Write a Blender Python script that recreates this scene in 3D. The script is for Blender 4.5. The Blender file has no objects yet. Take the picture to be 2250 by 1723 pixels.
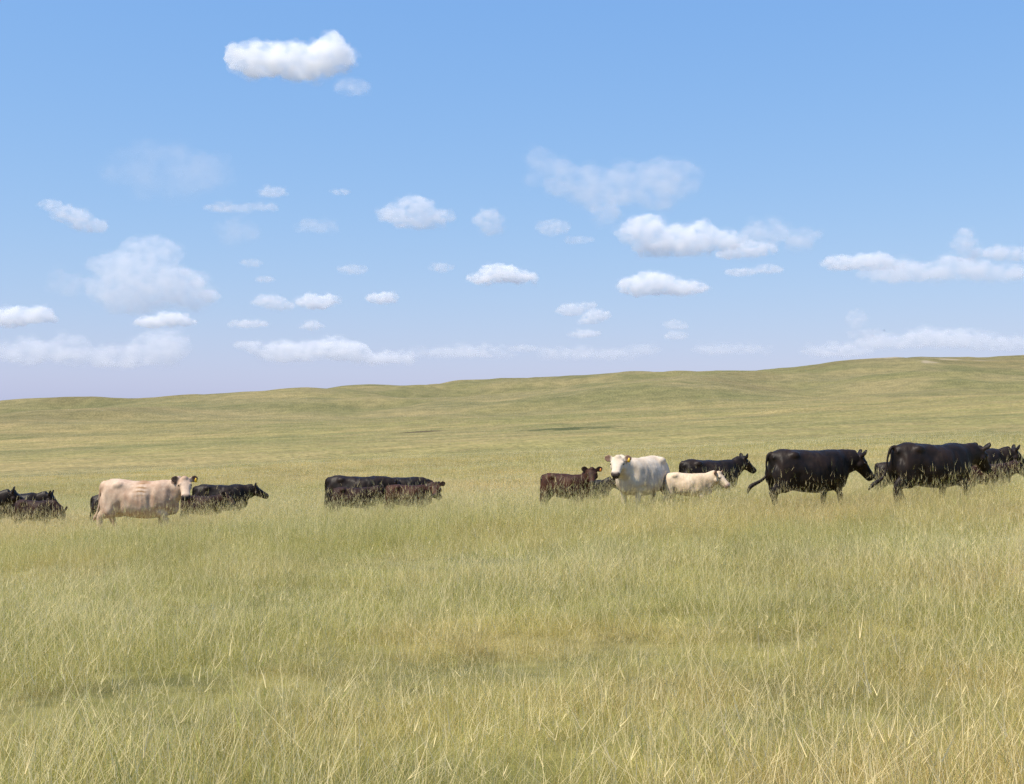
import bpy, bmesh, math, random
import numpy as np
from mathutils import Vector, Matrix, Euler

scene = bpy.context.scene
COL = scene.collection
R = math.radians

# ------------------------------------------------------------------ camera, sky, sun, exposure
F = 2800.0                      # focal length in photograph pixels (2250 wide)
CX, CY, HZ = 1125.0, 861.5, 905.0
CAMZ = 1.65
cam_d = bpy.data.cameras.new('camera')
cam = bpy.data.objects.new('camera', cam_d)
COL.objects.link(cam)
cam_d.sensor_fit = 'HORIZONTAL'
cam_d.sensor_width = 36.0
cam_d.lens = 36.0 * F / 2250.0
cam_d.clip_start = 0.1
cam_d.clip_end = 200000.0
cam.location = (0, 0, CAMZ)
PITCH = math.atan((HZ - CY) / F)
cam.rotation_euler = (math.pi / 2 + PITCH, 0, 0)
scene.camera = cam

SUN_EL = R(60)
SUN_AZ = math.atan2(-0.80, -0.44)          # clockwise from +Y (view direction), i.e. left and a little behind
world = bpy.data.worlds.new('World')
scene.world = world
world.use_nodes = True
wn = world.node_tree.nodes
wl = world.node_tree.links
bg = wn['Background']
sky = wn.new('ShaderNodeTexSky')
sky.sky_type = 'NISHITA'
sky.sun_disc = False
sky.sun_elevation = SUN_EL
sky.sun_rotation = SUN_AZ
sky.altitude = 0
sky.air_density = 1.3
sky.dust_density = 0.5
sky.ozone_density = 5.0
# the camera's softer rendering of the sky gradient, the same all round: a power and a gain for each channel
sep = wn.new('ShaderNodeSeparateColor')
com = wn.new('ShaderNodeCombineColor')
wl.new(sky.outputs[0], sep.inputs[0])
for ch, (power, gain) in enumerate(((0.83, 0.71), (0.56, 1.215), (0.25, 2.84))):
    pw = wn.new('ShaderNodeMath'); pw.operation = 'POWER'; pw.inputs[1].default_value = power
    ml = wn.new('ShaderNodeMath'); ml.operation = 'MULTIPLY'; ml.inputs[1].default_value = gain
    wl.new(sep.outputs[ch], pw.inputs[0])
    wl.new(pw.outputs[0], ml.inputs[0])
    wl.new(ml.outputs[0], com.inputs[ch])
wl.new(com.outputs[0], bg.inputs[0])
bg.inputs[1].default_value = 0.15
sun_d = bpy.data.lights.new('sun', 'SUN')
sun_d.energy = 5.0
sun_d.angle = R(0.53)
sun_d.color = (1.0, 0.92, 0.78)
sun = bpy.data.objects.new('sun', sun_d)
COL.objects.link(sun)
sdir = Vector((math.sin(SUN_AZ) * math.cos(SUN_EL), math.cos(SUN_AZ) * math.cos(SUN_EL), math.sin(SUN_EL)))
sun.rotation_euler = sdir.to_track_quat('Z', 'Y').to_euler()
sun.location = (-30, -20, 60)

vs = scene.view_settings
vs.view_transform = 'Standard'
vs.look = 'None'
vs.gamma = 1.0
vs.exposure = 0.4
cy = scene.cycles
cy.use_denoising = True
cy.denoiser = 'OPENIMAGEDENOISE'
cy.denoising_input_passes = 'RGB_ALBEDO_NORMAL'
cy.denoising_prefilter = 'FAST'          # keeps the fine texture of the grass
cy.adaptive_threshold = 0.02
cy.max_bounces = 12
cy.diffuse_bounces = 2
cy.glossy_bounces = 2
cy.transmission_bounces = 2
cy.transparent_max_bounces = 16
cy.volume_bounces = 8
cy.volume_step_rate = 1.0
cy.volume_max_steps = 256

# ------------------------------------------------------------------ helpers
def smooth(a, b, x):
    t = np.clip((np.asarray(x, float) - a) / (b - a), 0, 1)
    return t * t * (3 - 2 * t)

def _hash(ix, iy, seed):
    n = (ix.astype(np.int64) * 374761393 + iy.astype(np.int64) * 668265263 + seed * 974634777) & 0x7fffffff
    n = ((n ^ (n >> 13)) * 1274126177) & 0x7fffffff
    n = (n ^ (n >> 16)) & 0xffff
    return n / 32767.5 - 1.0

def vnoise(x, y, seed=0):
    x = np.asarray(x, float); y = np.asarray(y, float)
    ix = np.floor(x); iy = np.floor(y)
    fx = x - ix; fy = y - iy
    ux = fx ** 3 * (fx * (fx * 6 - 15) + 10); uy = fy ** 3 * (fy * (fy * 6 - 15) + 10)
    ix = ix.astype(np.int64); iy = iy.astype(np.int64)
    a = _hash(ix, iy, seed); b = _hash(ix + 1, iy, seed)
    c = _hash(ix, iy + 1, seed); d = _hash(ix + 1, iy + 1, seed)
    return (a * (1 - ux) + b * ux) * (1 - uy) + (c * (1 - ux) + d * ux) * uy

# depth of the ground below the eye along the view, metres
_PY = np.array([-200, 0, 15, 30, 42, 60, 100, 180, 300, 450, 650, 850, 1100, 1250, 1700, 3500, 6000], float)
_PB = np.array([0.0, 1.65, 2.02, 2.55, 3.28, 3.86, 4.3, 4.9, 4.9, 2.9, -3.4, -13.5, -29.0, -29.5, -20.0, -10.0, -10.0], float)
_PX = np.sign(_PY) * np.log1p(np.abs(_PY) / 20.0)
def _pchip_slopes(x, y):
    h = np.diff(x); dl = np.diff(y) / h
    m = np.zeros_like(y)
    for k in range(1, len(x) - 1):
        if dl[k - 1] * dl[k] > 0:
            w1 = 2 * h[k] + h[k - 1]; w2 = h[k] + 2 * h[k - 1]
            m[k] = (w1 + w2) / (w1 / dl[k - 1] + w2 / dl[k])
    m[0] = dl[0]; m[-1] = dl[-1]
    return m
_PM = _pchip_slopes(_PX, _PB)
def profile(y):
    u = np.sign(y) * np.log1p(np.abs(y) / 20.0)
    u = np.clip(u, _PX[0], _PX[-1])
    k = np.clip(np.searchsorted(_PX, u) - 1, 0, len(_PX) - 2)
    h = _PX[k + 1] - _PX[k]; t = (u - _PX[k]) / h
    return ((1 + 2 * t) * (1 - t) ** 2 * _PB[k] + t * (1 - t) ** 2 * h * _PM[k]
            + t * t * (3 - 2 * t) * _PB[k + 1] + t * t * (t - 1) * h * _PM[k + 1])

def ground_z(x, y):
    x = np.asarray(x, float); y = np.asarray(y, float)
    z = CAMZ - profile(y) + 0.043 * x
    z = z + 0.05 * vnoise(x / 2.3, y / 2.3, 1) * smooth(3, 8, y)
    z = z + 0.10 * vnoise(x / 9.0, y / 7.0, 2) * smooth(45, 80, y)
    w = y + 0.10 * x + 14 * vnoise(x / 90, y / 90, 12)
    z = z + 0.46 * vnoise(x / 85.0, w / 21.0, 3) * smooth(60, 140, y)
    z = z + 1.25 * vnoise(x / 170.0, w / 52.0, 4) * smooth(120, 260, y)
    big = smooth(380, 800, y)
    z = z + 5.0 * vnoise(x / 105.0 + 0.3, y / 90.0, 5) * big
    z = z + 6.5 * vnoise(x / 260.0, y / 190.0, 6) * big
    z = z + 2.0 * vnoise(x / 42.0, y / 38.0, 7) * big
    z = z + 0.6 * vnoise(x / 17.0, y / 17.0, 8) * big
    # the long crest line, dipping and rising along its length
    along = CX + F * x / np.maximum(y, 1.0)
    crest = np.interp(along, np.arange(0, 2251, 225), [11, 22, 22, 10, 18, 14, 0, -10, 5, -4, 12])
    z = z - crest * y / F * smooth(480, 900, y)
    z = z + 1.1 * vnoise(x / 28.0, y / 60.0, 9) * smooth(850, 1050, y)
    return z

def mat(name):
    m = bpy.data.materials.new(name)
    m.use_nodes = True
    nt = m.node_tree
    for n in list(nt.nodes):
        nt.nodes.remove(n)
    out = nt.nodes.new('ShaderNodeOutputMaterial')
    return m, nt, out
def N(nt, kind, **kw):
    n = nt.nodes.new(kind)
    for k, v in kw.items():
        setattr(n, k, v)
    return n
def mixc(nt, fac, a, b, blend='MIX'):
    n = N(nt, 'ShaderNodeMix', data_type='RGBA', blend_type=blend)
    for sock, v in ((n.inputs[0], fac), (n.inputs[6], a), (n.inputs[7], b)):
        if isinstance(v, (int, float)): sock.default_value = v
        elif isinstance(v, tuple): sock.default_value = v if len(v) == 4 else (*v, 1)
        else: nt.links.new(v, sock)
    return n.outputs[2]
def noise(nt, vec, scale, detail=3, rough=0.55):
    n = N(nt, 'ShaderNodeTexNoise')
    n.inputs['Scale'].default_value = scale
    n.inputs['Detail'].default_value = detail
    n.inputs['Roughness'].default_value = rough
    nt.links.new(vec, n.inputs['Vector'])
    return n.outputs[0]
def ramp(nt, val, a, b):
    n = N(nt, 'ShaderNodeMapRange', interpolation_type='SMOOTHSTEP')
    nt.links.new(val, n.inputs[0])
    n.inputs[1].default_value = a; n.inputs[2].default_value = b
    return n.outputs[0]
def math_n(nt, op, a, b=None):
    n = N(nt, 'ShaderNodeMath', operation=op)
    for s, v in zip(n.inputs, (a, b)):
        if v is None: continue
        if isinstance(v, (int, float)): s.default_value = v
        else: nt.links.new(v, s)
    return n.outputs[0]
def scaled(nt, vec, s):
    n = N(nt, 'ShaderNodeVectorMath', operation='MULTIPLY')
    nt.links.new(vec, n.inputs[0]); n.inputs[1].default_value = s
    return n.outputs[0]

# the patchiness of the prairie (green, straw, reddish), shared by the sod and the grass on it
GREEN, STRAW, RUST = np.array((0.164, 0.162, 0.050)), np.array((0.262, 0.206, 0.090)), np.array((0.215, 0.148, 0.070))
def fbm(x, y, scale, seed, octaves=3):
    r = 0; a = 1.0; t = 0
    for k in range(octaves):
        r = r + a * vnoise(x / scale + 7.3 * k, y / scale - 3.1 * k, seed + k); t += a; a *= 0.55; scale *= 0.5
    return r / t
HOLLOWS = ((0.1, 9.4, 2.4, 1.1), (-2.7, 8.7, 1.5, 0.8), (3.3, 12.5, 1.6, 1.2), (-3.6, 13.5, 2.2, 1.4), (1.9, 7.4, 0.9, 0.6), (-0.9, 18.0, 2.5, 1.6))
def hollow(x, y):
    """low damp spots in the near sward where the grass is short and greener"""
    r = 0
    for hx, hy, rx, ry in HOLLOWS:
        r = np.maximum(r, np.exp(-((x - hx) / rx) ** 2 - ((y - hy) / ry) ** 2))
    return r
def prairie_tint(x, y):
    a = 0.5 * fbm(x, y, 2.6, 50) + 0.45 * fbm(x, y, 17, 53) + 0.6 * fbm(x, y, 75, 56, 4)
    g = smooth(-0.38, 0.38, a)[..., None]
    c = GREEN * (1 - g) + STRAW * g
    r = (smooth(0.10, 0.55, fbm(x * 0.6, y, 4.0, 60)) * 0.42)[..., None]
    c = c * (1 - r) + RUST * r
    h = (0.75 * hollow(x + 0.4 * vnoise(x, y, 46), y + 0.4 * vnoise(x, y, 47)))[..., None]
    return c * (1 - h) + np.array((0.140, 0.132, 0.045)) * h
def hill_tint(x, y):
    a = smooth(-0.35, 0.35, fbm(x, y, 55, 70, 5))[..., None]
    c = np.array((0.160, 0.154, 0.070)) * (1 - a) + np.array((0.228, 0.194, 0.100)) * a
    b = (smooth(0.0, 0.4, fbm(x, y, 130, 75, 4)) * 0.45)[..., None]
    return c * (1 - b) + np.array((0.150, 0.118, 0.062)) * b
def ground_tint(x, y):
    c = prairie_tint(x, y)
    q = (0.55 * smooth(50, 120, y))[..., None]
    c = c * (1 - q) + np.array((0.230, 0.200, 0.097)) * q
    f = (0.8 * smooth(380, 780, y))[..., None]
    c = c * (1 - f) + hill_tint(x, y) * f
    # streaks where the folds of the meadow are greener or more bleached
    st = (smooth(60, 140, y) * (fbm(x / 4.0, y + 0.08 * x, 16.0, 80, 3) + 0.6 * fbm(x / 5.0, y + 0.12 * x, 34.0, 90, 3)))[..., None]
    return c * (1 + st * np.array((0.24, 0.18, 0.16))) * (1 - 0.06 * smooth(300, 700, y))[..., None]

# ------------------------------------------------------------------ ground
def build_ground():
    ys = [-60 + 4.0 * k for k in range(15)]
    y = 0.0
    while y < 6000:
        ys.append(y)
        y += max(0.35, 0.0125 * y) if y < 1400 else 0.05 * y
    ys = np.array(ys)
    us = np.linspace(-1, 1, 241)
    us = np.sign(us) * (0.55 * np.abs(us) + 0.45 * np.abs(us) ** 3)
    U, Y = np.meshgrid(us, ys)
    X = U * (45 + 0.95 * np.maximum(Y, 0))
    Z = ground_z(X, Y)
    nr, nc = X.shape
    co = np.stack([X, Y, Z], -1).reshape(-1, 3)
    i = np.arange(nr - 1)[:, None] * nc + np.arange(nc - 1)[None, :]
    faces = np.stack([i, i + 1, i + nc + 1, i + nc], -1).reshape(-1, 4)
    me = bpy.data.meshes.new('ground')
    me.vertices.add(len(co)); me.vertices.foreach_set('co', co.ravel())
    me.loops.add(faces.size); me.loops.foreach_set('vertex_index', faces.ravel().astype(np.int32))
    me.polygons.add(len(faces))
    me.polygons.foreach_set('loop_start', np.arange(0, faces.size, 4, dtype=np.int32))
    me.update(calc_edges=True); me.validate()
    me.polygons.foreach_set('use_smooth', np.ones(len(faces), bool))
    ca = me.color_attributes.new('soil', 'FLOAT_COLOR', 'POINT')
    tint = ground_tint(co[:, 0], co[:, 1])
    ca.data.foreach_set('color', np.concatenate([tint, np.ones((len(co), 1))], 1).astype(np.float32).ravel())
    m, nt, out = mat('prairie_sod')
    geo = N(nt, 'ShaderNodeNewGeometry')
    pos = geo.outputs['Position']
    at = N(nt, 'ShaderNodeAttribute', attribute_name='soil')
    c = at.outputs['Color']
    flat = scaled(nt, pos, (1, 1, 0))
    # tufts and bare sandy blowouts near the crest, sedge hollow and dip with their shade painted dark
    fine = noise(nt, flat, 0.9, 3, 0.7)
    c = mixc(nt, 1.0, c, mixc(nt, ramp(nt, fine, 0.3, 0.7), (0.66, 0.68, 0.64), (1.32, 1.29, 1.26)), 'MULTIPLY')
    patch = noise(nt, flat, 0.11, 4, 0.65)
    c = mixc(nt, 1.0, c, mixc(nt, ramp(nt, patch, 0.32, 0.68), (0.80, 0.82, 0.80), (1.14, 1.12, 1.10)), 'MULTIPLY')
    scrub = ramp(nt, noise(nt, flat, 0.55, 2, 0.5), 0.66, 0.74)                 # dark low scrub dotted over the slopes
    c = mixc(nt, math_n(nt, 'MULTIPLY', scrub, 0.5), c, (0.085, 0.095, 0.045))
    def spot(px, dist, rx, ry, col, c, strength=1.0):
        x0 = (px - CX) / F * dist
        v = N(nt, 'ShaderNodeVectorMath', operation='SUBTRACT'); nt.links.new(pos, v.inputs[0]); v.inputs[1].default_value = (x0, dist, 0)
        v2 = scaled(nt, v.outputs[0], (1 / rx, 1 / ry, 0))
        ln = N(nt, 'ShaderNodeVectorMath', operation='LENGTH'); nt.links.new(v2, ln.inputs[0])
        w = math_n(nt, 'ADD', ln.outputs['Value'], math_n(nt, 'MULTIPLY', patch, 2.4))
        return mixc(nt, math_n(nt, 'MULTIPLY', ramp(nt, w, 2.1, 1.5), strength), c, col)
    sand = (0.36, 0.30, 0.215)
    c = spot(1512, 1010, 16, 30, sand, c, 0.6)
    c = spot(1925, 1010, 34, 26, sand, c, 0.7)
    c = spot(2105, 1050, 34, 20, sand, c, 0.65)
    c = spot(2040, 940, 10, 14, sand, c, 0.6)
    c = spot(1245, 344, 19, 17, (0.055, 0.066, 0.026), c, 0.85)  # sedge band, the hollow's shadow put into its dark green
    c = spot(920, 377, 7, 10, (0.07, 0.05, 0.03), c, 0.8)  # shaded dip, painted as a dark brown patch
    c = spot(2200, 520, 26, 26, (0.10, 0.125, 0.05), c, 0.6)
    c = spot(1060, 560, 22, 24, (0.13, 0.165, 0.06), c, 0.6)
    b = N(nt, 'ShaderNodeBsdfPrincipled')
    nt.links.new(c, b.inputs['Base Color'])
    b.inputs['Roughness'].default_value = 0.95
    b.inputs['Specular IOR Level'].default_value = 0.1
    h = math_n(nt, 'ADD', fine, math_n(nt, 'MULTIPLY', patch, 5.0))
    bump = N(nt, 'ShaderNodeBump'); bump.inputs['Strength'].default_value = 0.7; bump.inputs['Distance'].default_value = 0.35
    nt.links.new(h, bump.inputs['Height'])
    nt.links.new(bump.outputs[0], b.inputs['Normal'])
    nt.links.new(b.outputs[0], out.inputs[0])
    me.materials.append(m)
    o = bpy.data.objects.new('ground', me)
    COL.objects.link(o)
    o['kind'] = 'structure'
    o['label'] = 'rolling prairie ground rising to a long grassy ridge'
    return o
build_ground()

# ------------------------------------------------------------------ shared mesh tools
def mesh_from(verts, faces, name='shape'):
    me = bpy.data.meshes.new(name)
    me.from_pydata([tuple(v) for v in verts], [], faces)
    me.update()
    return me

def ico(sub):
    bm = bmesh.new(); bmesh.ops.create_icosphere(bm, subdivisions=sub, radius=1.0)
    v = np.array([p.co[:] for p in bm.verts]); f = [[q.index for q in p.verts] for p in bm.faces]
    bm.free()
    return v, f
ICO2V, ICO2F = ico(2)
ICO3V, ICO3F = ico(3)

def remeshed(me, voxel, smooth_iter=0, factor=0.5):
    """one continuous surface round everything in the mesh"""
    tmp = bpy.data.objects.new('shape', me)
    COL.objects.link(tmp)
    r = tmp.modifiers.new('r', 'REMESH'); r.mode = 'VOXEL'; r.voxel_size = voxel; r.use_smooth_shade = True
    if smooth_iter:
        s = tmp.modifiers.new('s', 'SMOOTH'); s.factor = factor; s.iterations = smooth_iter
    dg = bpy.context.evaluated_depsgraph_get()
    new = bpy.data.meshes.new_from_object(tmp.evaluated_get(dg))
    bpy.data.objects.remove(tmp)
    bpy.data.meshes.remove(me)
    return new

def noise3(p, seed=0):
    """value noise in three dimensions for mesh displacement"""
    i = np.floor(p).astype(np.int64); f = p - i
    u = f * f * (3 - 2 * f)
    r = 0
    for dz in (0, 1):
        wz = u[:, 2] if dz else 1 - u[:, 2]
        s = seed + 131 * (i[:, 2] + dz)
        a = _hash(i[:, 0], i[:, 1], s); b = _hash(i[:, 0] + 1, i[:, 1], s)
        c = _hash(i[:, 0], i[:, 1] + 1, s); d = _hash(i[:, 0] + 1, i[:, 1] + 1, s)
        r = r + wz * ((a * (1 - u[:, 0]) + b * u[:, 0]) * (1 - u[:, 1]) + (c * (1 - u[:, 0]) + d * u[:, 0]) * u[:, 1])
    return r

# ------------------------------------------------------------------ clouds
CLOUD_BASE = 1500.0
_cloud_mats = {}
def cloud_mat(sigma):
    key = round(math.log(sigma) * 6)
    if key in _cloud_mats: return _cloud_mats[key]
    m, nt, out = mat('cloud_vapour')
    tc = N(nt, 'ShaderNodeTexCoord'); oi = N(nt, 'ShaderNodeObjectInfo')
    off = N(nt, 'ShaderNodeVectorMath', operation='ADD')
    nt.links.new(scaled(nt, tc.outputs['Object'], (1, 1, 1.35)), off.inputs[0])
    nt.links.new(scaled(nt, oi.outputs['Location'], (0.0137, 0.0071, 0.0191)), off.inputs[1])
    billow = noise(nt, off.outputs[0], 0.75, 4, 0.55)
    d = math_n(nt, 'MULTIPLY', ramp(nt, billow, 0.33, 0.68), sigma * 2.0)
    v = N(nt, 'ShaderNodeVolumeScatter')
    v.inputs['Color'].default_value = (1, 0.99, 0.982, 1)
    nt.links.new(d, v.inputs['Density'])
    v.inputs['Anisotropy'].default_value = 0.0
    nt.links.new(v.outputs[0], out.inputs['Volume'])
    _cloud_mats[key] = m
    return m

def make_cloud(lobes, tau, label, group=None, seed=0, rough=1.0, puff=1.0):
    """lobes: (px, py, half width, half height) as seen in the photograph; the whole cloud stands at one real distance"""
    rng = np.random.default_rng(seed * 77 + 5)
    lobes = [(a, b, c * 1.14, d * 1.16) for a, b, c, d in lobes]     # the ragged rim thins away
    base_py = max(l[1] + l[3] for l in lobes)
    elev = max((HZ - base_py), 70.0) / F
    D = min(CLOUD_BASE / elev, 34000.0)
    k = D / F
    V, FC = [], []
    def add(c, r, flat):
        v = ICO2V * np.array(r) + np.array(c)
        v[:, 2] = np.maximum(v[:, 2], flat)
        n = sum(len(a) for a in V)
        V.append(v); FC.extend([[q + n for q in f] for f in ICO2F])
    size = max(max(l[2], l[3]) for l in lobes) * k
    for (px, py, rx, ry) in lobes:
        c = np.array([(px - CX) * k, D, CAMZ + (HZ - py) * k])
        r = np.array([rx * k, 0.55 * (rx + ry) * k, ry * k])
        flat = c[2] - r[2]
        add(c, r * np.array([0.86, 0.86, 0.80]), flat)
        for j in range(int(26 * puff)):
            d = rng.normal(size=3); d /= np.linalg.norm(d)
            d[2] = abs(d[2]) * 1.0 - 0.25
            s = rng.uniform(0.16, 0.40)
            p = c + d * r * rng.uniform(0.62, 0.88)
            q = min(r[0], r[2]) * 0.6 + max(r[0], r[2]) * 0.25
            add(p, np.array([1.15, 1, 0.85]) * q * s * 1.25, flat - 0.1 * r[2] * rng.random())
    P = np.concatenate(V)
    org = P.mean(0)
    P = P - org
    ext = P.max(0) - P.min(0)
    me = remeshed(mesh_from(P, FC), max(ext[0], ext[2]) / 56.0, 2)
    n = len(me.vertices)
    co = np.empty(n * 3); me.vertices.foreach_get('co', co); co = co.reshape(-1, 3)
    nr = np.empty(n * 3); me.vertex_normals.foreach_get('vector', nr); nr = nr.reshape(-1, 3)
    L = min(l[3] for l in lobes) * 0.5 * k + 0.25 * size * 0.3
    dsp = 0
    for o, a in ((1.1, 0.30), (0.5, 0.20), (0.22, 0.13), (0.11, 0.07)):
        dsp = dsp + a * noise3(co / (L * o) + 31.7 * seed, seed)
    co = co + nr * (dsp * L * rough)[:, None]
    me.vertices.foreach_set('co', (co / L).ravel())
    me.update()
    thick = 2 * np.median([min(l[2], l[3]) for l in lobes]) * k * 1.6
    sigma = (tau * 0.8 if tau > 1.0 else tau ** 0.72 * 0.8) / thick
    me.materials.append(cloud_mat(sigma))
    o = bpy.data.objects.new('cloud', me)
    o.location = org
    o.scale = (L, L, L)
    COL.objects.link(o)
    o['label'] = label; o['category'] = 'cloud'
    if group: o['group'] = group
    if tau > 0.10:                                # thin vapour fraying off the body of the cloud
        fm = me.copy(); fm.materials.clear()
        nr = np.empty(n * 3); me.vertex_normals.foreach_get('vector', nr); nr = nr.reshape(-1, 3)
        f = 0.30 + 0.75 * noise3(co / (L * 0.9) + 9.1 * seed, seed + 3) + 0.35 * noise3(co / (L * 0.35) + 4.4 * seed, seed + 4)
        fc = co + nr * (np.clip(f, -0.05, 1.0) * L * 0.55)[:, None]
        fc[:, 2] = np.maximum(fc[:, 2], co[:, 2].min() - 0.12 * L)
        fm.vertices.foreach_set('co', (fc / L).ravel()); fm.update()
        fm.materials.append(cloud_mat(sigma * 0.3))
        fo = bpy.data.objects.new('fringe', fm); fo.parent = o; COL.objects.link(fo)
    return o

CLOUDS = [
 ([(568,132,70,40),(610,120,55,32),(655,138,60,38),(722,118,52,42),(690,138,60,38)], 3.2, 'bright white two lobed cloud alone high in the blue sky', None),
 ([(775,190,42,20)], 0.25, 'small faint wisp just below the lone high white cloud', None),
 ([(370,375,140,62)], 0.12, 'very faint broad veil of cloud above the towering cloud', None),
 ([(110,450,30,14),(150,472,45,20),(195,495,45,17)], 0.7, 'slanting pale streak of cloud above the towering cloud', None),
 ([(332,556,56,44),(288,588,70,48),(220,580,38,18),(290,640,90,58),(370,630,84,54),(425,650,54,38)], 1.05, 'towering pale cumulus with one ragged sunlit flank', None),
 ([(405,600,14,10),(432,622,18,14),(458,650,24,16)], 0.9, 'chain of small bright puffs down the flank of the towering cloud', None),
 ([(150,625,45,32)], 0.22, 'dim pale patch of cloud beside the towering cloud', None),
 ([(25,698,50,24),(75,692,45,20)], 2.0, 'bright flat bottomed cloud standing alone beyond the dim patch by the towering cloud', None),
 ([(335,708,44,15),(375,700,40,15),(405,708,30,9)], 1.8, 'bright flat cloud directly beneath the towering cloud', None),
 ([(60,775,90,28),(150,770,60,36),(250,785,100,26),(350,765,70,42)], 0.8, 'long cream cloud bank low over the lower end of the ridge', None),
 ([(545,760,38,14),(640,775,85,24),(740,770,80,26),(850,788,75,14)], 0.9, 'long ragged cream cloud bank low over the mid ridge', None),
 ([(590,662,36,16),(620,672,28,12)], 0.9, 'pale puff beside the brighter oval puff', None),
 ([(690,664,44,18),(722,658,26,14)], 1.7, 'bright oval puff above the long cream bank', None),
 ([(840,656,36,13),(856,650,20,10)], 1.3, 'small bright lens shaped puff above the end of the cream bank', None),
 ([(597,421,32,14)], 0.7, 'small pale puff below the lone high cloud', None),
 ([(747,421,24,7)], 0.25, 'tiny faint streak below the lone high cloud', None),
 ([(875,468,52,22),(912,452,40,26),(955,474,45,18),(925,490,60,14)], 0.8, 'domed pale grey cloud with brighter crown', None),
 ([(1072,482,28,26),(1085,500,24,20)], 0.8, 'round pale puff beside the domed grey cloud', None),
 ([(1065,612,40,14),(1100,602,45,22),(1140,610,42,14)], 1.6, 'bright flat based cloud below the round pale puff', None),
 ([(970,588,24,12)], 0.6, 'small pinkish puff between two lines of cloud', None),
 ([(775,592,36,11)], 0.3, 'small dim lens of cloud over the bright oval puff', None),
 ([(1190,358,36,36),(1230,390,54,48),(1295,412,66,54),(1370,408,74,52),(1445,405,70,66),(1492,382,46,34)], 0.5, 'large faint lavender anvil veil spreading above the bright cumulus', None),
 ([(1330,462,38,38)], 0.6, 'pale upright puff against the lavender anvil veil', None),
 ([(1418,500,52,34),(1385,515,34,20),(1500,525,60,34),(1545,510,30,28),(1590,528,50,26),(1480,545,90,18)], 1.5, 'large bright cumulus under the lavender anvil veil', None),
 ([(1650,548,50,20),(1610,558,40,12)], 1.1, 'bright puff at the foot of the large bright cumulus', None),
 ([(1690,512,60,28),(1760,525,42,28)], 0.5, 'pale lavender cloud trailing off the large bright cumulus', None),
 ([(1400,630,46,24),(1440,622,50,28),(1490,632,55,20),(1530,632,30,14)], 2.2, 'brightest flat bottomed cumulus below the large cumulus', None),
 ([(1850,578,50,18),(1910,575,60,20),(1955,582,40,12)], 1.2, 'bright lens shaped cloud leading the long pale band', None),
 ([(1990,600,110,22),(2100,590,90,26),(2200,600,70,22)], 0.6, 'long pale lavender cloud band over the high end of the ridge', None),
 ([(2122,532,24,34),(2140,558,30,20)], 0.8, 'upright cloud turret on the long pale band', None),
 ([(2200,556,40,18),(2245,560,40,16)], 0.8, 'pale lumpy cloud beside the upright turret', None),
 ([(1255,682,32,16),(1290,672,24,9)], 0.8, 'pale puff in the loose cluster below the flat based cloud', None),
 ([(1312,694,30,16),(1295,705,26,9)], 0.9, 'slightly brighter puff touching the loose cluster', None),
 ([(1285,734,38,9)], 0.6, 'thin flat sliver under the loose cluster', None),
 ([(1483,714,28,12)], 0.5, 'upper of two pale stacked slivers', None),
 ([(1485,738,28,11)], 0.5, 'lower of two pale stacked slivers', None),
 ([(1882,702,22,26),(1905,735,40,14)], 0.45, 'pale cloud horn rising from the low bank over the high ridge', None),
 ([(1960,752,90,16),(2080,745,110,20),(2200,755,80,16)], 0.45, 'low pale cloud bank over the high ridge', None),
 ([(1840,772,90,14)], 0.3, 'faint bank hugging the ridge line', None),
 ([(520,508,50,30)], 0.18, 'dim lavender patch between the tall cloud and the domed cloud', None),
 ([(690,497,50,16)], 0.18, 'dim lavender streak between the dim patch and the domed cloud', None),
 ([(500,457,60,9),(570,455,45,8)], 0.18, 'dim grey streak under the small pale puff', None),
 ([(552,578,26,10)], 0.3, 'small dim puff beyond the sunlit flank of the towering cloud', None),
 ([(580,614,24,7)], 0.3, 'tiny dim streak above the pale puff pair', None),
 ([(1215,500,42,20),(1270,527,36,9)], 0.3, 'pale scraps of cloud before the upright puff', None),
 ([(1690,592,30,12),(1630,598,40,9)], 0.45, 'pale scraps under the large bright cumulus tail', None),
 ([(685,716,24,12)], 0.9, 'small bright puff on top of the cream bank', None),
 ([(545,712,50,8)], 0.4, 'thin pale streak beside the small bright puff', None),
 ([(1010,775,110,11)], 0.16, 'barely visible band trailing from the ragged cream bank', None),
 ([(1300,778,120,10),(1400,770,60,12)], 0.14, 'barely visible haze band under the thin flat sliver', None),
 ([(1600,768,90,10)], 0.12, 'barely visible haze band under the stacked slivers', None),
 ([(1150,766,34,9)], 0.3, 'faint sliver low over the middle of the ridge', None),
]
for i, (lb, tau, lab, grp) in enumerate(CLOUDS):
    make_cloud(lb, tau, lab, grp, seed=i + 1)

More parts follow.
